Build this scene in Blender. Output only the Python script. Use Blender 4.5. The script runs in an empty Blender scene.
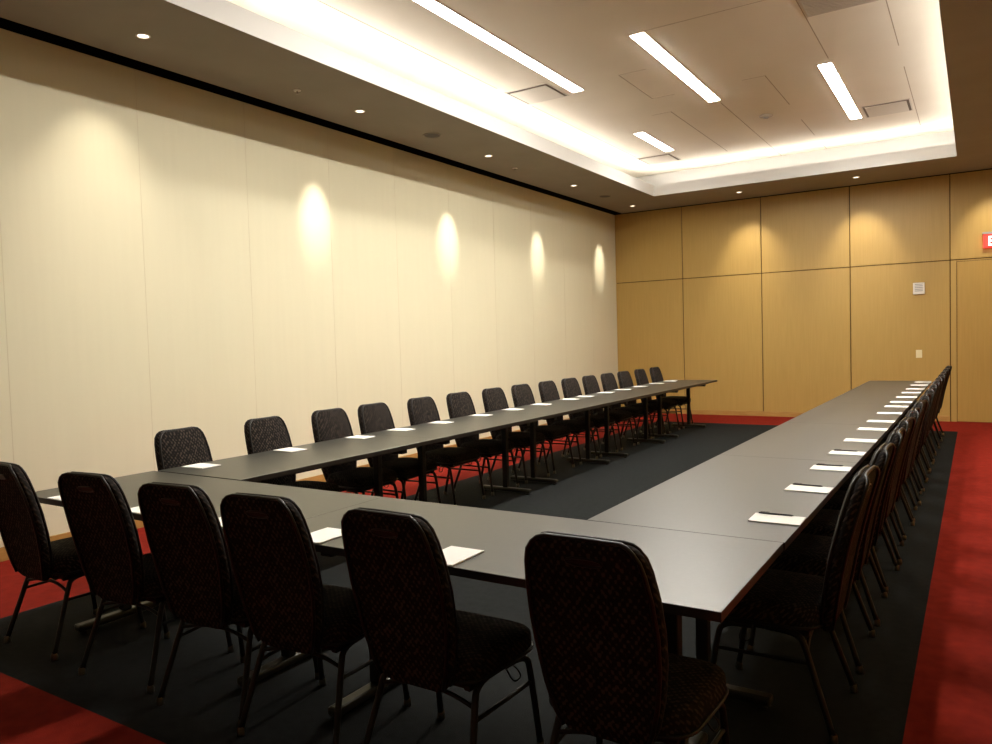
import bpy, bmesh, math, random
from mathutils import Vector, Matrix
random.seed(5)
PI = math.pi
scene = bpy.context.scene
col = scene.collection

# ------------------------------------------------------------------ materials
def mat(name, base, rough=0.6, metal=0.0, spec=0.5, emit=None, strength=0.0):
    m = bpy.data.materials.new(name); m.use_nodes = True
    b = m.node_tree.nodes['Principled BSDF']
    b.inputs['Base Color'].default_value = (*base, 1)
    b.inputs['Roughness'].default_value = rough
    b.inputs['Metallic'].default_value = metal
    b.inputs['Specular IOR Level'].default_value = spec
    if emit:
        b.inputs['Emission Color'].default_value = (*emit, 1)
        b.inputs['Emission Strength'].default_value = strength
    return m

def nodes(m):
    nt = m.node_tree
    return nt, nt.nodes, nt.links, nt.nodes['Principled BSDF']

def noise_col(m, c1, c2, scale, detail=4, stretch=(1, 1, 1), bump=0.0, bscale=None, lo=0.3, hi=0.7, coord='Object'):
    nt, N, L, b = nodes(m)
    tc = N.new('ShaderNodeTexCoord'); mp = N.new('ShaderNodeMapping')
    mp.inputs['Scale'].default_value = stretch
    L.new(tc.outputs[coord], mp.inputs['Vector'])
    n = N.new('ShaderNodeTexNoise'); n.inputs['Scale'].default_value = scale; n.inputs['Detail'].default_value = detail
    L.new(mp.outputs['Vector'], n.inputs['Vector'])
    r = N.new('ShaderNodeValToRGB')
    r.color_ramp.elements[0].position = lo; r.color_ramp.elements[0].color = (*c1, 1)
    r.color_ramp.elements[1].position = hi; r.color_ramp.elements[1].color = (*c2, 1)
    L.new(n.outputs['Fac'], r.inputs['Fac']); L.new(r.outputs['Color'], b.inputs['Base Color'])
    if bump:
        n2 = N.new('ShaderNodeTexNoise'); n2.inputs['Scale'].default_value = bscale or scale
        n2.inputs['Detail'].default_value = 3
        L.new(mp.outputs['Vector'], n2.inputs['Vector'])
        bp = N.new('ShaderNodeBump'); bp.inputs['Strength'].default_value = bump; bp.inputs['Distance'].default_value = 0.004
        L.new(n2.outputs['Fac'], bp.inputs['Height']); L.new(bp.outputs['Normal'], b.inputs['Normal'])
    return m

M = {}
M['red'] = noise_col(mat('red_carpet', (.3, .02, .01), .95, spec=.1), (.175, .010, .005), (.235, .016, .008), 14, 6, bump=.5, bscale=260)
M['black'] = noise_col(mat('black_carpet', (.02, .02, .02), .95, spec=.1), (.0092, .0104, .0104), (.0142, .0158, .0158), 22, 6, bump=.5, bscale=260)
M['cream'] = noise_col(mat('cream_fabric_panel', (.7, .6, .42), .75, spec=.25), (.715, .67, .485), (.73, .685, .497), 3.0, 5, stretch=(1, 6, .4), bump=.08, bscale=300)
M['maple'] = noise_col(mat('maple_veneer', (.5, .3, .1), .42, spec=.4), (.41, .262, .072), (.46, .298, .086), 5, 6, stretch=(9, 9, .35), lo=.25, hi=.75)
M['maple_dark'] = noise_col(mat('maple_veneer_door', (.4, .25, .08), .42, spec=.4), (.38, .232, .058), (.43, .268, .070), 5, 6, stretch=(9, 9, .35), lo=.25, hi=.75)
M['groove'] = mat('panel_groove', (.10, .055, .016), .8, spec=.1)
M['seam'] = mat('partition_seam', (.64, .57, .40), .8, spec=.1)
M['base_wood'] = noise_col(mat('wood_baseboard', (.4, .22, .07), .45), (.36, .19, .045), (.45, .25, .07), 6, 4, stretch=(1, .4, 8))
M['soffit'] = noise_col(mat('grey_soffit_paint', (.13, .12, .1), .7, spec=.25), (.24, .215, .165), (.27, .24, .185), 2, 3)
M['reveal'] = mat('shaded_reveal', (.004, .0035, .003), .9, spec=.05)
M['ceil'] = noise_col(mat('white_ceiling_paint', (.62, .57, .5), .8, spec=.2), (.73, .675, .575), (.76, .705, .605), 1.5, 3)
M['lip'] = mat('white_cove_lip', (.52, .51, .49), .7, spec=.2)
M['ceil_groove'] = mat('ceiling_groove', (.40, .33, .25), .9, spec=.05)
M['vent'] = mat('vent_white_metal', (.60, .55, .47), .6, spec=.2)
M['vent_slot'] = mat('vent_dark_slot', (.16, .13, .10), .8, spec=.1)
M['grille'] = mat('return_grille', (.50, .45, .38), .7, spec=.2)
M['chrome'] = mat('downlight_reflector', (.8, .76, .68), .35, 1.0)
M['white_plastic'] = mat('white_plastic', (.78, .74, .66), .4)
M['ivory'] = mat('ivory_plastic', (.75, .66, .42), .45)
M['grey_plastic'] = mat('grey_plastic', (.30, .29, .28), .5)
M['speaker'] = mat('speaker_grille', (.07, .062, .05), .7)
#M['led'] = mat('led_diffuser', (.9, .9, .9), .5, emit=(1, .95, .86), strength=21)
M['cove'] = mat('cove_strip', (.9, .9, .9), .5, emit=(1, .94, .86), strength=7.5)
M['lamp'] = mat('halogen_lamp', (.9, .9, .9), .3, emit=(1, .88, .72), strength=.8)
M['table'] = noise_col(mat('charcoal_laminate', (.05, .048, .045), .36, spec=.55), (.040, .039, .033), (.048, .046, .040), 60, 4)
M['table_edge'] = mat('dark_table_edge', (.014, .010, .008), .45)
M['black_metal'] = mat('black_powdercoat', (.006, .006, .006), .5, spec=.35)
M['foot_metal'] = mat('worn_black_metal', (.03, .028, .02), .4, .5)
M['steel'] = mat('steel_glide', (.22, .20, .16), .35, 1.0)
M['rubber'] = mat('rubber_foot', (.02, .02, .02), .8)
M['vinyl'] = mat('dark_vinyl_piping', (.006, .005, .0045), .42, spec=.4)
M['paper'] = mat('white_paper', (.86, .85, .82), .7, spec=.2)
M['ink'] = mat('black_pen', (.012, .012, .014), .3)
M['sign_red'] = mat('exit_red', (.6, .03, .02), .5, emit=(1, .04, .025), strength=.30)
M['sign_white'] = mat('exit_letters', (.9, .9, .9), .5, emit=(1, .80, .74), strength=.5)
M['dark_bounce_wall'] = noise_col(mat('painted_wall', (.6, .5, .34), .8, spec=.2), (.20, .16, .11), (.22, .18, .12), 2, 3)  # unseen near wall, darkened so less light bounces onto the chair backs

def fabric(name, dark, light, thread):
    m = mat(name, dark, .9, spec=.12)
    nt, N, L, b = nodes(m)
    tc = N.new('ShaderNodeTexCoord')
    sep = N.new('ShaderNodeSeparateXYZ'); L.new(tc.outputs['Object'], sep.inputs[0])
    def saw(out, freq):
        a = N.new('ShaderNodeMath'); a.operation = 'MULTIPLY'; a.inputs[1].default_value = freq * 2 * PI; L.new(out, a.inputs[0])
        s = N.new('ShaderNodeMath'); s.operation = 'SINE'; L.new(a.outputs[0], s.inputs[0]); return s.outputs[0]
    # woven little squares across x and along y+z
    yz = N.new('ShaderNodeMath'); yz.operation = 'ADD'; L.new(sep.outputs['Y'], yz.inputs[0]); L.new(sep.outputs['Z'], yz.inputs[1])
    s1 = saw(sep.outputs['X'], 44); s2 = saw(yz.outputs[0], 44)
    mul = N.new('ShaderNodeMath'); mul.operation = 'MULTIPLY'; L.new(s1, mul.inputs[0]); L.new(s2, mul.inputs[1])
    nz = N.new('ShaderNodeTexNoise'); nz.inputs['Scale'].default_value = 55; nz.inputs['Detail'].default_value = 2
    L.new(tc.outputs['Object'], nz.inputs['Vector'])
    ad = N.new('ShaderNodeMath'); ad.operation = 'MULTIPLY_ADD'; ad.inputs[1].default_value = 4.0; ad.inputs[2].default_value = -2.0
    L.new(nz.outputs['Fac'], ad.inputs[0])
    sm = N.new('ShaderNodeMath'); sm.operation = 'ADD'; L.new(mul.outputs[0], sm.inputs[0]); L.new(ad.outputs[0], sm.inputs[1])
    r = N.new('ShaderNodeValToRGB'); e = r.color_ramp.elements
    e[0].position = .0; e[0].color = (*dark, 1); e[1].position = .75; e[1].color = (*thread, 1)
    k = e.new(.35); k.color = (*light, 1)
    L.new(sm.outputs[0], r.inputs['Fac']); L.new(r.outputs['Color'], b.inputs['Base Color'])
    bp = N.new('ShaderNodeBump'); bp.inputs['Strength'].default_value = .25; bp.inputs['Distance'].default_value = .002
    L.new(sm.outputs[0], bp.inputs['Height']); L.new(bp.outputs['Normal'], b.inputs['Normal'])
    return m
M['fabric'] = fabric('black_brown_woven_fabric', (.012, .010, .009), (.022, .0175, .015), (.060, .045, .036))

# ------------------------------------------------------------------ mesh helpers
def add_box(bm, x0, x1, y0, y1, z0, z1, mi=0, bev=0.0):
    vs = [bm.verts.new((x, y, z)) for z in (z0, z1) for y in (y0, y1) for x in (x0, x1)]
    idx = [(0, 2, 3, 1), (4, 5, 7, 6), (0, 1, 5, 4), (2, 6, 7, 3), (0, 4, 6, 2), (1, 3, 7, 5)]
    fs = [bm.faces.new([vs[i] for i in q]) for q in idx]
    for f in fs: f.material_index = mi
    if bev:
        es = set(e for f in fs for e in f.edges)
        r = bmesh.ops.bevel(bm, geom=list(es), offset=bev, segments=2, affect='EDGES', profile=.5)
        for f in r['faces']: f.material_index = mi
    return fs

def add_tube(bm, pts, r, seg=10, closed=False, mi=0, cap=True, up=Vector((0, 0, 1))):
    pts = [Vector(p) for p in pts]; n = len(pts); rings = []
    rs = r if isinstance(r, (list, tuple)) else [r] * n
    prev = None
    for i, p in enumerate(pts):
        a = pts[(i - 1) % n] if (closed or i > 0) else p
        b = pts[(i + 1) % n] if (closed or i < n - 1) else p
        t = (b - a).normalized()
        if prev is None:
            u = up if abs(t.dot(up)) < .95 else Vector((1, 0, 0))
            s = t.cross(u).normalized()
        else:
            s = (prev - t * prev.dot(t)).normalized()
        prev = s; w = s.cross(t)
        rings.append([bm.verts.new(p + (s * math.cos(2 * PI * k / seg) + w * math.sin(2 * PI * k / seg)) * rs[i]) for k in range(seg)])
    m = n if closed else n - 1
    for i in range(m):
        A = rings[i]; B = rings[(i + 1) % n]
        for k in range(seg):
            f = bm.faces.new((A[k], A[(k + 1) % seg], B[(k + 1) % seg], B[k])); f.material_index = mi; f.smooth = True
    if cap and not closed:
        f = bm.faces.new(list(reversed(rings[0]))); f.material_index = mi
        f = bm.faces.new(rings[-1]); f.material_index = mi

def add_disc(bm, cx, cy, prof, seg=24, mi=0, cz=0):
    """lathe: prof = [(r,z)...]"""
    rings = []
    for r, z in prof:
        if r <= 1e-6: rings.append([bm.verts.new((cx, cy, cz + z))])
        else: rings.append([bm.verts.new((cx + r * math.cos(2 * PI * k / seg), cy + r * math.sin(2 * PI * k / seg), cz + z)) for k in range(seg)])
    for A, B in zip(rings, rings[1:]):
        if len(A) == 1 and len(B) == 1: continue
        for k in range(seg):
            k2 = (k + 1) % seg
            q = ([A[0], B[k2], B[k]] if len(A) == 1 else [A[k], A[k2], B[0]] if len(B) == 1 else [A[k], A[k2], B[k2], B[k]])
            f = bm.faces.new(q); f.material_index = mi; f.smooth = True

def smooth_path(pts, n=5):
    """Catmull-Rom"""
    P = [Vector(p) for p in pts]; P = [P[0] * 2 - P[1]] + P + [P[-1] * 2 - P[-2]]
    out = []
    for i in range(1, len(P) - 2):
        for k in range(n):
            t = k / n
            out.append(.5 * ((2 * P[i]) + (P[i + 1] - P[i - 1]) * t + (2 * P[i - 1] - 5 * P[i] + 4 * P[i + 1] - P[i + 2]) * t * t + (3 * P[i] - P[i - 1] - 3 * P[i + 1] + P[i + 2]) * t ** 3))
    out.append(P[-2]); return out

def obj(name, bm, mats, parent=None, fix=True):
    me = bpy.data.meshes.new(name)
    if fix: bmesh.ops.recalc_face_normals(bm, faces=bm.faces[:])
    bm.to_mesh(me); bm.free()
    for m in (mats if isinstance(mats, (list, tuple)) else [mats]): me.materials.append(m)
    o = bpy.data.objects.new(name, me); col.objects.link(o)
    if parent: o.parent = parent
    return o

def tag(o, label, cat, group=None):
    o['label'] = label; o['category'] = cat
    if group: o['group'] = group
    return o

def thing(name, label, cat, loc=(0, 0, 0), rz=0, group=None):
    o = bpy.data.objects.new(name, None); o.empty_display_size = .1; col.objects.link(o)
    o.location = loc; o.rotation_euler = (0, 0, rz)
    return tag(o, label, cat, group)

def struct(name, bm, mats, label=None, fix=True):
    o = obj(name, bm, mats, fix=fix); o['kind'] = 'structure'
    if label: o['label'] = label
    return o

def copy_tree(o, parent=None):
    c = o.copy(); col.objects.link(c)
    if parent: c.parent = parent
    for ch in o.children: copy_tree(ch, c)
    return c

ORD = ['zeroth', 'first', 'second', 'third', 'fourth', 'fifth', 'sixth', 'seventh', 'eighth', 'ninth', 'tenth',
       'eleventh', 'twelfth', 'thirteenth', 'fourteenth', 'fifteenth']

# ------------------------------------------------------------------ room dimensions
XL, XR, YN, YF = -5.86, 1.50, -1.20, 13.60
H1, H2 = 3.79, 4.28
TX0, TX1, TY0, TY1 = -4.553, -.222, .60, 12.22       # opening of the ceiling tray
LED = .62                                             # depth of the hidden cove ledge

# floor: red carpet with a black inlay
RX0, RX1, RY0, RY1 = -4.60, -.225, 1.65, 12.33
bm = bmesh.new()
xs = [XL - .1, RX0, RX1, XR + .1]; ys = [YN - .1, RY0, RY1, YF + .1]
V = [[bm.verts.new((x, y, 0)) for x in xs] for y in ys]
for j in range(3):
    for i in range(3):
        f = bm.faces.new((V[j][i], V[j][i + 1], V[j + 1][i + 1], V[j + 1][i])); f.material_index = 1 if (i == 1 and j == 1) else 0
o = struct('floor', bm, [M['red'], M['black']], fix=False)

# left wall: cream operable partition panels with fine vertical seams
bm = bmesh.new()
add_box(bm, XL - .12, XL, YN, YF + .12, 0, H1)
for y in [1.62, 2.697, 3.79, 4.887, 5.98, 7.07, 8.16, 9.25, 10.34, 11.43, 12.52]:
    add_box(bm, XL - .01, XL + .0012, y - .0014, y + .0014, .10, H1 - .002, 1)
struct('wall_left', bm, [M['cream'], M['seam']])
bm = bmesh.new(); add_box(bm, XL, XL + .014, YN, YF, 0, .10, bev=.003)
struct('baseboard_left', bm, M['base_wood'])

# far wall: maple veneer panels separated by recessed grooves
SX = [-5.95, -4.546, -3.146, -1.744, -.342, 1.06, 1.62]
HS = 2.487; G = .007
DX0, DX1, DZ = -.251, .74, 2.455
bm = bmesh.new()
add_box(bm, XL - .1, XR + .1, YF + .018, YF + .12, 0, H1, 1)
for a, b in zip(SX, SX[1:]):
    a_ = max(a + G, XL); b_ = min(b - G, XR)
    for z0, z1 in ((0, HS - G), (HS + G, H1)):
        if a == -.342 and z0 == 0:
            add_box(bm, a_, DX0 - .008, YF, YF + .02, z0, z1, 0, .002)
            add_box(bm, DX1 + .008, b_, YF, YF + .02, z0, z1, 0, .002)
            add_box(bm, DX0 - .006, DX1 + .006, YF, YF + .02, DZ + .008, z1, 0, .001)
        else:
            add_box(bm, a_, b_, YF, YF + .02, z0, z1, 0, .002)
struct('wall_far', bm, [M['maple'], M['groove']])
bm = bmesh.new(); add_box(bm, DX0, DX1, YF + .002, YF + .018, .006, DZ, bev=.002)
d = struct('door_1', bm, M['maple_dark'])
bm = bmesh.new()
add_tube(bm, [(DX1 - .09, YF + .004, 1.0), (DX1 - .09, YF - .05, 1.0)], .011)
add_tube(bm, [(DX1 - .09, YF - .05, 1.0), (DX1 - .21, YF - .05, 1.0)], .009)
obj('door_handle', bm, M['steel'], d)
bm = bmesh.new(); add_box(bm, XL + .016, SX[4] - .004, YF - .014, YF - .001, 0, .085, bev=.003)
struct('baseboard_far', bm, M['base_wood'])

# right and near walls (outside the photograph, they close the room)
bm = bmesh.new(); add_box(bm, XR, XR + .12, YN, YF + .12, 0, H1)
struct('wall_right', bm, M['maple'])
bm = bmesh.new(); add_box(bm, XL - .12, XR + .12, YN - .12, YN, 0, H1)
struct('wall_near', bm, M['dark_bounce_wall'])

# reveal between walls and soffit, the shade inside it put into its black colour
bm = bmesh.new()
add_box(bm, XL - .12, XL, YN - .12, YF + .12, H1 + .002, H1 + .12)
add_box(bm, XL, XR + .12, YF, YF + .12, H1 + .002, H1 + .12)
add_box(bm, XL, -5.672, YN, YF, H1 + .10, H1 + .12)
add_box(bm, -5.672, XR, YF - .085, YF, H1 + .10, H1 + .12)
struct('trim_1', bm, M['reveal'])

# dark soffit ring
bm = bmesh.new()
SL, SF = -5.672, YF - .085
def ring(bm, x0, x1, y0, y1, ix0, ix1, iy0, iy1, z0, z1, mi=0):
    add_box(bm, x0, ix0, y0, y1, z0, z1, mi); add_box(bm, ix1, x1, y0, y1, z0, z1, mi)
    add_box(bm, ix0, ix1, y0, iy0, z0, z1, mi); add_box(bm, ix0, ix1, iy1, y1, z0, z1, mi)
ring(bm, SL, XR, YN, SF, TX0, TX1, TY0, TY1, H1, H1 + .04)
struct('ceiling_soffit', bm, M['soffit'])
# upright white lip of the tray
bm = bmesh.new()
ring(bm, TX0 - .02, TX1 + .02, TY0 - .02, TY1 + .02, TX0, TX1, TY0, TY1, H1 + .0405, H1 + .175)
t = .0025
ring(bm, TX0 - .001, TX1 + .001, TY0 - .001, TY1 + .001, TX0 + t, TX1 - t, TY0 + t, TY1 - t, H1 + .0, H1 + .175)
struct('trim_2', bm, M['lip'])
# outer sides of the cove
bm = bmesh.new()
ring(bm, TX0 - LED - .05, TX1 + LED + .05, TY0 - LED - .05, TY1 + LED + .05, TX0 - LED, TX1 + LED, TY0 - LED, TY1 + LED, H1 + .0405, H2)
struct('trim_3', bm, M['lip'])
# raised ceiling with hairline joints
bm = bmesh.new()
add_box(bm, TX0 - LED - .05, TX1 + LED + .05, TY0 - LED - .05, TY1 + LED + .05, H2, H2 + .05)
def seam(x0, y0, x1, y1, w=.009):
    add_box(bm, min(x0, x1) - w / 2, max(x0, x1) + w / 2, min(y0, y1) - w / 2, max(y0, y1) + w / 2, H2 - .0015, H2 + .01, 1)
for x, y0, y1 in [(-4.53, 1.5, 7.3), (-4.53, 8.1, 11.4), (-3.25, 1.6, 4.1), (-3.25, 7.74, 8.74), (-3.25, 9.39, 11.95),
                  (-2.63, 9.42, 12.80), (-1.955, 3.0, 6.2), (-1.955, 8.74, 10.02), (-1.965, 10.83, 11.8), (-1.96, 12.5, 12.8),
                  (-1.29, 5.5, 8.60), (-.65, 2.0, 8.65), (-.655, 9.38, 12.2)]:
    seam(x, y0, x, y1)
for y, x0, x1 in [(6.78, -2.60, -1.30), (7.74, -3.25, -2.95), (8.74, -3.25, -2.98), (8.74, -2.2, -1.955), (9.39, -3.5, -3.25), (4.2, -4.5, -1.3)]:
    seam(x0, y, x1, y, .006)
struct('ceiling', bm, [M['ceil'], M['ceil_groove']])

# ------------------------------------------------------------------ cove light strips
cz = H1 + .0405
def cove(label, x0, x1, y0, y1):
    cx, cy = (x0 + x1) / 2, (y0 + y1) / 2
    t = thing('cove_light', label, 'light strip', (cx, cy, cz), group='hidden light strips round the ceiling tray')
    bm = bmesh.new(); add_box(bm, x0 - cx, x1 - cx, y0 - cy, y1 - cy, 0, .10, bev=.004); obj('channel', bm, M['white_plastic'], t)
    bm = bmesh.new(); add_box(bm, x0 - cx + .006, x1 - cx - .006, y0 - cy + .006, y1 - cy - .006, .1005, .112); obj('diffuser', bm, M['cove'], t)
a, b = .16, .21
cove('white light strip hidden in the tray cove beside the cream wall', TX0 - b, TX0 - a, TY0 - .1, TY1 + .1)
cove('white light strip hidden in the tray cove on the right side', TX1 + a, TX1 + b, TY0 - .1, TY1 + .1)
cove('white light strip hidden in the tray cove nearest the wood wall', TX0 - .1, TX1 + .1, TY1 + a, TY1 + b)
#cove('white light strip hidden in the tray cove above the camera end', TX0 - .1, TX1 + .1, TY0 - b, TY0 - a)

# ------------------------------------------------------------------ linear ceiling lights
def led(strength):
    return mat('led_diffuser', (.9, .9, .9), .5, emit=(1, .95, .86), strength=strength)
def linear(label, x, y0, y1, power=24, w=.13):
    L = y1 - y0
    t = thing('ceiling_light', label, 'ceiling light', (x, (y0 + y1) / 2, H2), group='long recessed ceiling lights')
    bm = bmesh.new()
    add_box(bm, -w / 2 - .012, w / 2 + .012, -L / 2 - .012, -L / 2, -.006, 0)
    add_box(bm, -w / 2 - .012, w / 2 + .012, L / 2, L / 2 + .012, -.006, 0)
    add_box(bm, -w / 2 - .012, -w / 2, -L / 2, L / 2, -.006, 0)
    add_box(bm, w / 2, w / 2 + .012, -L / 2, L / 2, -.006, 0)
    obj('frame', bm, M['vent'], t)
    bm = bmesh.new(); add_box(bm, -w / 2, w / 2, -L / 2, L / 2, -.009, -.0005, bev=.003); obj('diffuser', bm, led(power), t)
linear('long lit ceiling light cut by the top edge, nearest the cream wall', -3.83, 4.30, 7.93, 8)
linear('long lit ceiling light in the middle of the tray', -2.665, 6.80, 9.27, 36)
linear('lit ceiling light nearest the right side of the tray', -1.350, 8.75, 11.22)
linear('short lit ceiling light in the far left of the tray', -3.95, 10.06, 11.31, 10)
linear('added unseen ceiling light above the near end of the table ring', -2.665, 2.95, 5.40, 36)  # lamp added out of view to light the upper cream wall

# ------------------------------------------------------------------ vents
def vent(label, x0, x1, y0, y1, group='square ceiling air vents'):
    w, l = x1 - x0, y1 - y0
    t = thing('ceiling_vent', label, 'vent', ((x0 + x1) / 2, (y0 + y1) / 2, H2), group=group)
    bm = bmesh.new(); add_box(bm, -w / 2, w / 2, -l / 2, l / 2, -.004, -.0005); obj('slot', bm, M['vent_slot'], t)
    bm = bmesh.new()
    for a, b, c, d_ in ((-w / 2 - .015, w / 2 + .015, -l / 2 - .015, -l / 2), (-w / 2 - .015, w / 2 + .015, l / 2, l / 2 + .015), (-w / 2 - .015, -w / 2, -l / 2, l / 2), (w / 2, w / 2 + .015, -l / 2, l / 2)):
        add_box(bm, a, b, c, d_, -.006, 0)
    obj('frame', bm, M['vent'], t)
    bm = bmesh.new(); add_box(bm, -w / 2 + .028, w / 2 - .028, -l / 2 + .028, l / 2 - .028, -.016, -.008, bev=.003); obj('panel', bm, M['vent'], t)
    return t
vent('square ceiling vent beside the end of the long left light', -4.52, -4.00, 7.49, 8.00)
vent('square ceiling vent by the short far left light', -4.54, -4.02, 11.50, 12.02)
vent('square ceiling vent right of the right-hand light', -1.22, -.70, 10.72, 11.28)
t = thing('return_grille', 'large grey return air grille at the top edge of the picture', 'vent', (-.98, 6.74, H2))
bm = bmesh.new(); add_box(bm, -.30, .30, -.62, .62, -.010, -.0005, bev=.003); obj('frame', bm, M['vent'], t)
bm = bmesh.new()
for k in range(34): 
    y = -.59 + k * .0352; add_box(bm, -.28, .28, y, y + .022, -.018, -.0105)
obj('louvres', bm, M['grille'], t)

t = thing('smoke_detector', 'small round detector on the pale raised ceiling', 'detector', (-2.306, 10.335, H2))
bm = bmesh.new(); add_disc(bm, 0, 0, [(.085, -.0005), (.085, -.012), (.06, -.02), (0, -.022)]); obj('housing', bm, M['grille'], t)
bm = bmesh.new(); add_disc(bm, 0, 0, [(.035, -.0225), (.033, -.034), (0, -.037)]); obj('sensor', bm, M['grey_plastic'], t)

# ------------------------------------------------------------------ soffit fittings
def downlight(label, x, y, tx, ty, power, size, blend=.9, drop=1.1):
    t = thing('recessed_downlight', label, 'downlight', (x, y, H1), group='small recessed downlights')
    bm = bmesh.new(); add_disc(bm, 0, 0, [(.040, -.0005), (.052, -.0005), (.052, -.004), (.040, -.006), (.040, -.0005)]); obj('trim_ring', bm, M['white_plastic'], t)
    bm = bmesh.new(); add_disc(bm, 0, 0, [(.0395, -.001), (.030, -.003), (0, -.004)]); obj('lamp_lens', bm, M['lamp'], t)
    ld = bpy.data.lights.new('downlight_lamp', 'SPOT'); ld.energy = power; ld.spot_size = math.radians(size); ld.spot_blend = blend
    ld.color = (1, .91, .77); ld.shadow_soft_size = .03
    lo = bpy.data.objects.new('downlight_lamp', ld); col.objects.link(lo); lo.parent = t
    lo.location = (0, 0, -.012)
    v = Vector((tx, ty, -drop)); lo.rotation_euler = v.to_track_quat('-Z', 'Y').to_euler()
names_l = ['downlight over the left wall, behind the camera', 'downlight over the left wall at the upper left corner of the photo',
           'second downlight over the left wall, between the sprinkler and the speaker', 'third downlight along the left wall soffit, beyond the round speaker',
           'fourth downlight along the left wall soffit', 'downlight in the far left corner of the soffit']
for k, y in enumerate([1.08, 3.436, 5.763, 8.122, 10.521, 12.86]):
    downlight('small round lit ' + names_l[k], -5.19, y, -.78 if k > 1 else -.66, 0, 32 if k > 1 else 12, 28 if k > 1 else 62, 1.0)
for nm, x in (('small lit downlight in the far soffit, left of centre above the wood wall', -3.31), ('small lit downlight in the far soffit above the wide wood panel', -1.55), ('small lit downlight in the far soffit above the door', .25)):
    downlight(nm, x, 12.835, 0, .75, 24, 62)
for k, y in enumerate([6.0, 8.4, 10.8]):
    downlight('small lit downlight in the right soffit, %s from the camera end' % ORD[k + 1], .60, y, .1, 0, 48, 95, 1.0, 1)

def ceil_speaker(label, x, y):
    t = thing('ceiling_speaker', label, 'speaker', (x, y, H1), group='round soffit speakers')
    bm = bmesh.new(); add_disc(bm, 0, 0, [(.105, -.0005), (.105, -.006), (.095, -.009), (.088, -.004)]); obj('rim', bm, M['soffit'], t)
    bm = bmesh.new(); add_disc(bm, 0, 0, [(.088, -.0035), (0, -.0045)]); obj('mesh_cover', bm, M['speaker'], t)
ceil_speaker('round dark speaker in the left soffit between second and third downlights', -5.166, 6.918)
ceil_speaker('round dark speaker in the left soffit near the far corner', -5.184, 11.656)
def sprinkler(label, x, y):
    t = thing('sprinkler_head', label, 'sprinkler', (x, y, H1), group='soffit sprinkler heads')
    bm = bmesh.new(); add_disc(bm, 0, 0, [(0, .004), (.034, .004), (.034, -.005), (.014, -.008), (0, -.008)]); obj('escutcheon', bm, M['white_plastic'], t)
    bm = bmesh.new(); add_disc(bm, 0, 0, [(.008, -.009), (.008, -.026), (.020, -.028), (.020, -.031), (0, -.031)]); obj('deflector', bm, M['steel'], t)
sprinkler('small sprinkler head in the soffit near the upper left, before the second downlight', -5.211, 4.956)
sprinkler('small sprinkler head in the soffit beyond the third downlight', -5.286, 8.933)

# ------------------------------------------------------------------ fittings on the far wall
t = thing('exit_sign', 'lit red EXIT sign above the door on the wood wall', 'exit sign', (.285, YF, 2.63))
bm = bmesh.new(); add_box(bm, -.20, .20, -.052, -.001, .0, .20, bev=.004); obj('sign_face', bm, M['sign_red'], t)
bm = bmesh.new(); add_box(bm, -.21, .21, -.06, -.001, .2005, .235, bev=.004); obj('canopy', bm, M['grey_plastic'], t)
bm = bmesh.new()
def bar(bm, x0, x1, z0, z1): add_box(bm, x0, x1, -.0555, -.0525, z0, z1)
def slant(bm, xa, za, xb, zb, w):
    vs = []
    for y in (-.0555, -.0525):
        for x, z in ((xa - w / 2, za), (xa + w / 2, za), (xb + w / 2, zb), (xb - w / 2, zb)): vs.append(bm.verts.new((x, y, z)))
    for q in ((0, 1, 2, 3), (7, 6, 5, 4), (0, 4, 5, 1), (1, 5, 6, 2), (2, 6, 7, 3), (3, 7, 4, 0)): bm.faces.new([vs[i] for i in q])
z0, z1, s = .030, .170, .022
bar(bm, -.135, -.135 + s, z0, z1)
for z in (z0, .100 - s / 2, z1 - s): bar(bm, -.135 + s, -.068, z, z + s)
slant(bm, -.040, z0, .022, z1, .026); slant(bm, .022, z0, -.040, z1, .026)
bar(bm, .050, .050 + s, z0, z1)
bar(bm, .090, .160, z1 - s, z1); bar(bm, .114, .114 + s, z0, z1 - s)
obj('lettering', bm, M['sign_white'], t)

t = thing('wall_control', 'white square wall device high on the wood wall left of the door', 'wall device', (-.762, YF, 2.08))
bm = bmesh.new(); add_box(bm, -.08, .08, -.03, -.001, -.09, .09, bev=.006); obj('housing', bm, M['white_plastic'], t)
bm = bmesh.new()
for k in range(5): add_box(bm, -.055, .055, -.034, -.0302, -.045 + k * .026, -.034 + k * .026)
obj('louvres', bm, M['grey_plastic'], t)
t = thing('light_switch', 'small ivory light switch low on the wood wall left of the door', 'light switch', (-.765, YF, 1.055))
bm = bmesh.new(); add_box(bm, -.042, .042, -.008, -.001, -.062, .062, bev=.003); obj('plate', bm, M['ivory'], t)
bm = bmesh.new(); add_box(bm, -.016, .016, -.014, -.0082, -.033, .033, bev=.002); obj('rocker', bm, M['ivory'], t)

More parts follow.
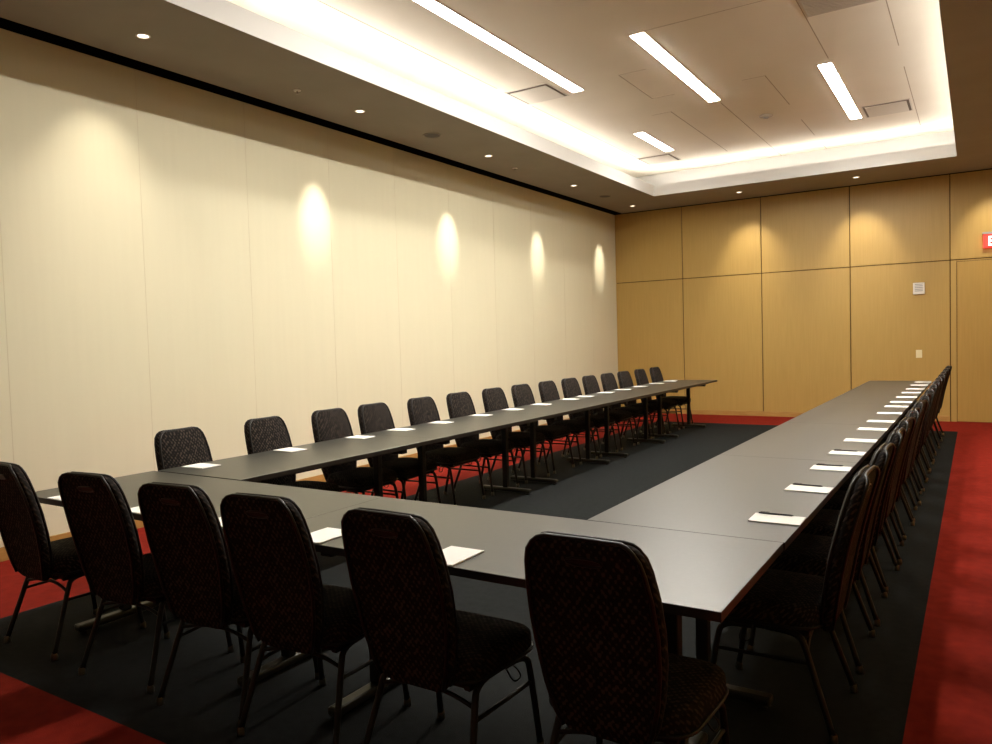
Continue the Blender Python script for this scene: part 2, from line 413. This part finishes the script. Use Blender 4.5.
# ------------------------------------------------------------------ conference tables (72 x 30 inch, T legs)
TL, TW, TH = 1.83, .762, .737
def make_table(label):
    t = thing('conference_table', label, 'table', group='folding conference tables set as a ring')
    bm = bmesh.new()
    fs = add_box(bm, -TL / 2 + .0003, TL / 2 - .0003, -TW / 2, TW / 2, TH - .028, TH, 1)
    fs[1].material_index = 0
    bmesh.ops.bevel(bm, geom=list(fs[1].edges), offset=.0012, segments=1, affect='EDGES')
    obj('tabletop', bm, [M['table'], M['table_edge']], t)
    bm = bmesh.new()
    for y in (-.26, .26): add_box(bm, -TL / 2 + .10, TL / 2 - .10, y - .012, y + .012, TH - .058, TH - .0285)
    obj('under_rail', bm, M['black_metal'], t)
    for x in (-TL / 2 + .27, TL / 2 - .27):
        bm = bmesh.new(); add_box(bm, x - .025, x + .025, -.025, .025, .052, TH - .06, bev=.006)
        add_box(bm, x - .03, x + .03, -.27, .27, TH - .085, TH - .0585, bev=.004)
        leg = obj('leg', bm, M['black_metal'], t)
        bm = bmesh.new(); add_box(bm, x - .03, x + .03, -.27, .27, .014, .0515, bev=.012); obj('foot', bm, M['foot_metal'], leg)
        for y in (-.235, .235):
            bm = bmesh.new(); add_disc(bm, x, y, [(0, 0), (.017, 0), (.017, .008), (.008, .0138), (0, .0138)], 12); obj('glide', bm, M['rubber'], leg)
    return t
tables = []
tproto = make_table('')
def put_table(label, x, y, rz):
    o = tproto if not tables else copy_tree(tproto)
    o.location = (x, y, 0); o.rotation_euler = (0, 0, rz); o['label'] = label; tables.append(o)
put_table('dark table across the near end, its left half beside the cream wall side', -.570 - 1.5 * TL, 1.968 + TW / 2, 0)
put_table('dark table across the near end, its right corner nearest the camera', -.570 - .5 * TL, 1.968 + TW / 2, 0)
lx0 = 2.745
for k in range(5):
    put_table('dark table in the left row by the cream wall, %s' % ('joining the near row' if k == 0 else 'at its far end' if k == 4 else '%s from the near row' % ORD[k + 1]),
              -3.8285, lx0 + (k + .5) * TL, PI / 2)
A = .0050
for k in range(5):
    s_ = (k + .5) * TL
    put_table('dark table in the right row, %s' % ('joining the near row' if k == 0 else 'at its far end by the wood wall' if k == 4 else '%s from the near row' % ORD[k + 1]),
              -.570 - TW / 2 + .004 + math.sin(A) * s_, 2.733 + s_, PI / 2 - A)

# ------------------------------------------------------------------ notepads and pens
def make_pad(label):
    t = thing('notepad', label, 'notepad')
    bm = bmesh.new(); add_box(bm, -.070, .070, -.096, .096, 0, .005, bev=.0008)
    return t, obj('paper', bm, M['paper'], t)
pads = []
pproto = None
def put_pad(label, x, y, rz, group):
    global pproto
    if pproto is None: pproto, _ = make_pad(label); o = pproto
    else: o = copy_tree(pproto)
    o.location = (x, y, TH + .0005); o.rotation_euler = (0, 0, rz); o['label'] = label; o['group'] = group
near_px = [-3.891, -3.247, -2.690, -2.124, -1.515]
near_lab = ['at the far left corner of the near tables', 'right of the second near chair', 'between the third and fourth near chairs', 'left of the fifth near chair', 'largest in view, right of the fifth near chair']
for x, l in zip(near_px, near_lab):
    put_pad('white notepad on the near table row, ' + l, x, 2.065, random.uniform(-.03, .03), 'notepads on the near tables')
left_py = [2.96, 3.685, 4.4, 4.907, 5.464, 6.115, 6.724, 7.331, 8.027, 8.447, 9.068, 9.631, 10.253, 10.94, 11.527]
for k, y in enumerate(left_py):
    put_pad('white notepad on the left table row, %s' % ('nearest the camera' if k == 0 else 'at the far end' if k == 14 else '%s from the near end' % ORD[k + 1]),
            -4.085, y, PI / 2 + random.uniform(-.05, .05), 'notepads on the left tables')
right_py = [3.05, 3.70, 4.304, 4.87, 5.454, 6.099, 6.639, 7.30, 7.935, 8.419, 9.042, 9.664, 10.267, 10.946, 11.58]
for k, y in enumerate(right_py):
    x = -.660 + .006 * (y - 3.05)
    put_pad('white notepad on the right table row, %s' % ('largest, nearest the camera' if k == 0 else 'at the far end' if k == 14 else '%s from the near end' % ORD[k + 1]),
            x, y, PI / 2 + random.uniform(-.03, .03), 'notepads on the right tables')
pen0 = None
for k in range(4):
    y = right_py[k] + (.084)
    if pen0 is None:
        bm = bmesh.new(); add_tube(bm, [(-.062, 0, .0045), (-.055, 0, .0045), (.06, 0, .0045), (.066, 0, .0045), (.072, 0, .0045)], [.003, .0038, .0038, .0028, .0008], 8)
        o = pen0 = obj('pen', bm, M['ink'])
        c = None
        bm = bmesh.new(); add_box(bm, -.055, -.020, -.0012, .0012, .0092, .0108); obj('clip', bm, M['ink'], o)
    else: o = copy_tree(pen0)
    o.location = (-.68 + .004 * k, y - .028, TH + .0058); o.rotation_euler = (0, 0, random.uniform(-.05, .05))
    tag(o, 'black pen lying on the %s notepad of the right row' % ('nearest' if k == 0 else ORD[k + 1]), 'pen', 'pens on the right row notepads')

# ------------------------------------------------------------------ banquet chair; faces +y, origin on the floor
BACK = [  # z, half width, y of mid surface, half thickness
    (.350, .082, -.178, .009), (.356, .112, -.179, .018), (.375, .137, -.181, .023), (.42, .157, -.186, .026), (.50, .178, -.195, .028),
    (.60, .193, -.209, .029), (.70, .199, -.230, .029), (.80, .194, -.256, .029), (.87, .184, -.278, .029),
    (.908, .173, -.291, .028), (.930, .156, -.299, .026), (.942, .140, -.303, .021), (.9475, .118, -.305, .012)]
def back_y(z):
    for (z0, _, y0, _), (z1, _, y1, _) in zip(BACK, BACK[1:]):
        if z <= z1: return y0 + (y1 - y0) * (z - z0) / (z1 - z0)
    return BACK[-1][2]
def curve_off(x): return -.55 * x * x + .0          # sides wrap slightly backward
def rings_mesh(bm, rings, cap=True):
    R = [[bm.verts.new(p) for p in r] for r in rings]; n = len(R[0])
    for a_, b_ in zip(R, R[1:]):
        for k in range(n):
            f = bm.faces.new((a_[k], a_[(k + 1) % n], b_[(k + 1) % n], b_[k])); f.smooth = True
    if cap:
        f = bm.faces.new(list(reversed(R[0]))); f.smooth = True
        f = bm.faces.new(R[-1]); f.smooth = True
def sup(t, e):
    c, s = math.cos(t), math.sin(t)
    return math.copysign(abs(c) ** (2 / e), c), math.copysign(abs(s) ** (2 / e), s)
def sub(o, lv=1):
    m = o.modifiers.new('Subdivision', 'SUBSURF'); m.levels = lv; m.render_levels = lv
    return o

def make_chair():
    t = thing('banquet_chair', '', 'chair')
    # backrest
    bm = bmesh.new(); rings = []
    for z, w, y, th in BACK:
        r = []
        for k in range(28):
            cx, sy = sup(2 * PI * k / 28, 4.5)
            x = cx * w; r.append((x, y + sy * th * (1 - .15 * abs(cx) ** 3) + curve_off(x) + (.006 if sy > 0 else 0) * (1 - abs(cx)), z))
        rings.append(r)
    rings_mesh(bm, rings)
    back = sub(obj('backrest', bm, M['fabric'], t))
    # piping loops on the front and rear edges of the back
    def outline(off):
        P = []
        for z, w, y, th in BACK[2:]: P.append((w * .925, y + off * th * .84 + curve_off(w * .925), z))
        zt, wt, yt, tt = BACK[-1]
        for x in (.06, 0, -.06): P.append((x, yt + off * .011 + curve_off(x), zt - .001))
        for z, w, y, th in reversed(BACK[2:]): P.append((-w * .925, y + off * th * .84 + curve_off(w * .925), z))
        return P
    for off in (1, -1):
        bm = bmesh.new(); add_tube(bm, outline(off), .0065, 8); obj('piping', bm, M['vinyl'], t)
    # grab slot in the rear of the back
    bm = bmesh.new()
    zc = .885; yb = back_y(zc) - .0335
    P = [(x, back_y(zc + dz) - .0305 + curve_off(x), zc + dz) for x, dz in ((-.048, -.006), (-.052, 0), (-.048, .006), (-.03, .010), (0, .011), (.03, .010), (.048, .006), (.052, 0), (.048, -.006), (.03, -.010), (0, -.011), (-.03, -.010))]
    add_tube(bm, P, .0035, 6, closed=True)
    f = bm.faces.new([bm.verts.new((p[0], p[1] + .0005, p[2])) for p in P])
    obj('grab_handle', bm, M['vinyl'], t)
    # seat cushion
    bm = bmesh.new(); rings = []
    for z, s, dz in ((.372, .93, 0), (.378, .98, 0), (.400, 1.0, 0), (.435, 1.0, 0), (.458, .97, 0), (.470, .90, 0), (.476, .72, 0), (.479, .40, 0)):
        r = []
        for k in range(32):
            cx, sy = sup(2 * PI * k / 32, 5)
            yy = .030 + sy * .208 * s
            w = (.222 + .018 * (sy + 1) / 2) * s
            r.append((cx * w, yy, z - (.012 * max(0, sy) ** 3 if z > .44 else 0)))
        rings.append(r)
    rings_mesh(bm, rings)
    sub(obj('seat', bm, M['fabric'], t))
    bm = bmesh.new()
    P = [((.222 + .018 * (sup(2 * PI * k / 40, 5)[1] + 1) / 2) * 1.0 * sup(2 * PI * k / 40, 5)[0], .030 + .208 * sup(2 * PI * k / 40, 5)[1], .392) for k in range(40)]
    add_tube(bm, P, .006, 8, closed=True)
    obj('seat_piping', bm, M['vinyl'], t)
    # seat frame
    bm = bmesh.new()
    for x in (-.17, .17): add_box(bm, x - .012, x + .012, -.14, .20, .352, .372, bev=.003)
    for y in (-.12, .17): add_box(bm, -.158, .158, y - .010, y + .010, .354, .371)
    obj('seat_frame', bm, M['black_metal'], t)
    # back supports
    bm = bmesh.new()
    for x in (-.10, .10): add_tube(bm, smooth_path([(x, -.10, .362), (x, -.15, .366), (x, -.175, .39), (x, -.186, .44)]), .009, 8)
    obj('back_bracket', bm, M['black_metal'], t)
    # legs
    R = .0118
    for s in (-1, 1):
        for kind in ('front', 'rear'):
            if kind == 'front': P = [(s * .190, .06, .362), (s * .200, .130, .362), (s * .208, .168, .350), (s * .212, .185, .318), (s * .216, .205, .20), (s * .222, .232, .022)]
            else: P = [(s * .176, .02, .362), (s * .182, -.06, .361), (s * .187, -.105, .350), (s * .191, -.125, .318), (s * .206, -.165, .20), (s * .228, -.225, .022)]
            bm = bmesh.new(); add_tube(bm, smooth_path(P), R, 10)
            leg = obj('leg', bm, M['black_metal'], t)
            e = Vector(P[-1])
            bm = bmesh.new(); add_disc(bm, e.x, e.y + (.001 if kind == 'front' else -.001), [(0, 0), (.0145, 0), (.0155, .004), (.0145, .024), (.0120, .034)], 12)
            obj('glide', bm, M['steel'], leg)
        bm = bmesh.new(); add_tube(bm, smooth_path([(s * .2135, .196, .262), (s * .208, .02, .262), (s * .1975, -.150, .262)]), .0075, 8)
        obj('stretcher', bm, M['black_metal'], t)
        # ganging hook under the side of the seat
        bm = bmesh.new(); add_tube(bm, smooth_path([(s * .196, .10, .352), (s * .218, .10, .338), (s * .226, .10, .318), (s * .222, .075, .312), (s * .214, .06, .326), (s * .196, .06, .352)], 3), .003, 6)
        obj('ganging_hook', bm, M['black_metal'], t)
    bm = bmesh.new(); add_tube(bm, smooth_path([(-.192, -.132, .300), (-.10, -.122, .318), (0, -.118, .324), (.10, -.122, .318), (.192, -.132, .300)]), .0075, 8)
    obj('stretcher', bm, M['black_metal'], t)
    return t
cproto = make_chair(); used = [False]
def put_chair(label, x, y, rz, group):
    o = cproto if not used[0] else copy_tree(cproto); used[0] = True
    o.location = (x, y, 0); o.rotation_euler = (0, 0, rz); o['label'] = label; o['group'] = group
# near row, facing +y
near_cx = [-3.96, -3.25, -2.66, -2.155, -1.548, -.868]
near_cl = ['cut by the left edge of the photo', 'second from the left edge', 'third from the left', 'fourth from the left', 'second from the table corner, its seat in view', 'in front of the near table corner']
for i, (x, l) in enumerate(zip(near_cx, near_cl)):
    put_chair('black chair of the near row, ' + l, x, 2.075, [.0, .10, .10, .08, .0, .0][i], 'chairs along the near tables')
for k, y in enumerate(left_py):
    top = [3.07, 3.77, 4.41, 4.94, 5.60, 6.21, 6.85, 7.45, 8.08, 8.67, 9.27, 9.86, 10.44, 11.09, 11.73][k]
    put_chair('black chair of the left row by the cream wall, %s' % ('nearest the camera' if k == 0 else 'at the far end' if k == 14 else '%s from the near end' % ORD[k + 1]),
              -4.10, top - .02, -PI / 2 + random.uniform(-.04, .04), 'chairs along the left tables')
for k, y in enumerate(right_py):
    put_chair('black chair of the right row, %s' % ('nearest the camera' if k == 0 else 'at the far end' if k == 14 else '%s from the near end' % ORD[k + 1]),
              -.655 + .004 * (y - 3) , y + .03 + {8: -.03, 9: .03}.get(k, 0), PI / 2 + random.uniform(-.05, .05) * (0 if k in (8, 9) else 1), 'chairs along the right tables')

# ------------------------------------------------------------------ world, camera, colour
w = bpy.data.worlds.new('World'); scene.world = w; w.use_nodes = True
w.node_tree.nodes['Background'].inputs[0].default_value = (.02, .018, .015, 1); w.node_tree.nodes['Background'].inputs[1].default_value = 0.3

F, yaw, pitch, roll = 755.899, .567008, .0429394, -.029173
f = Vector((-math.sin(yaw) * math.cos(pitch), math.cos(yaw) * math.cos(pitch), -math.sin(pitch)))
r = Vector((math.cos(yaw), math.sin(yaw), 0)); u = r.cross(f)
r2 = math.cos(roll) * r + math.sin(roll) * u; u2 = -math.sin(roll) * r + math.cos(roll) * u
cd = bpy.data.cameras.new('camera'); cam = bpy.data.objects.new('camera', cd); col.objects.link(cam)
cam.matrix_world = Matrix(((r2.x, u2.x, -f.x, 0), (r2.y, u2.y, -f.y, 0), (r2.z, u2.z, -f.z, 1.474), (0, 0, 0, 1)))
cd.sensor_width = 36; cd.lens = F / 992 * 36; cd.clip_start = .02; cd.clip_end = 60
scene.camera = cam
vs = scene.view_settings
vs.view_transform = 'Standard'; vs.look = 'None'; vs.exposure = 2.35; vs.gamma = 1; vs.use_curve_mapping = False
scene.cycles.max_bounces = 10; scene.cycles.diffuse_bounces = 6
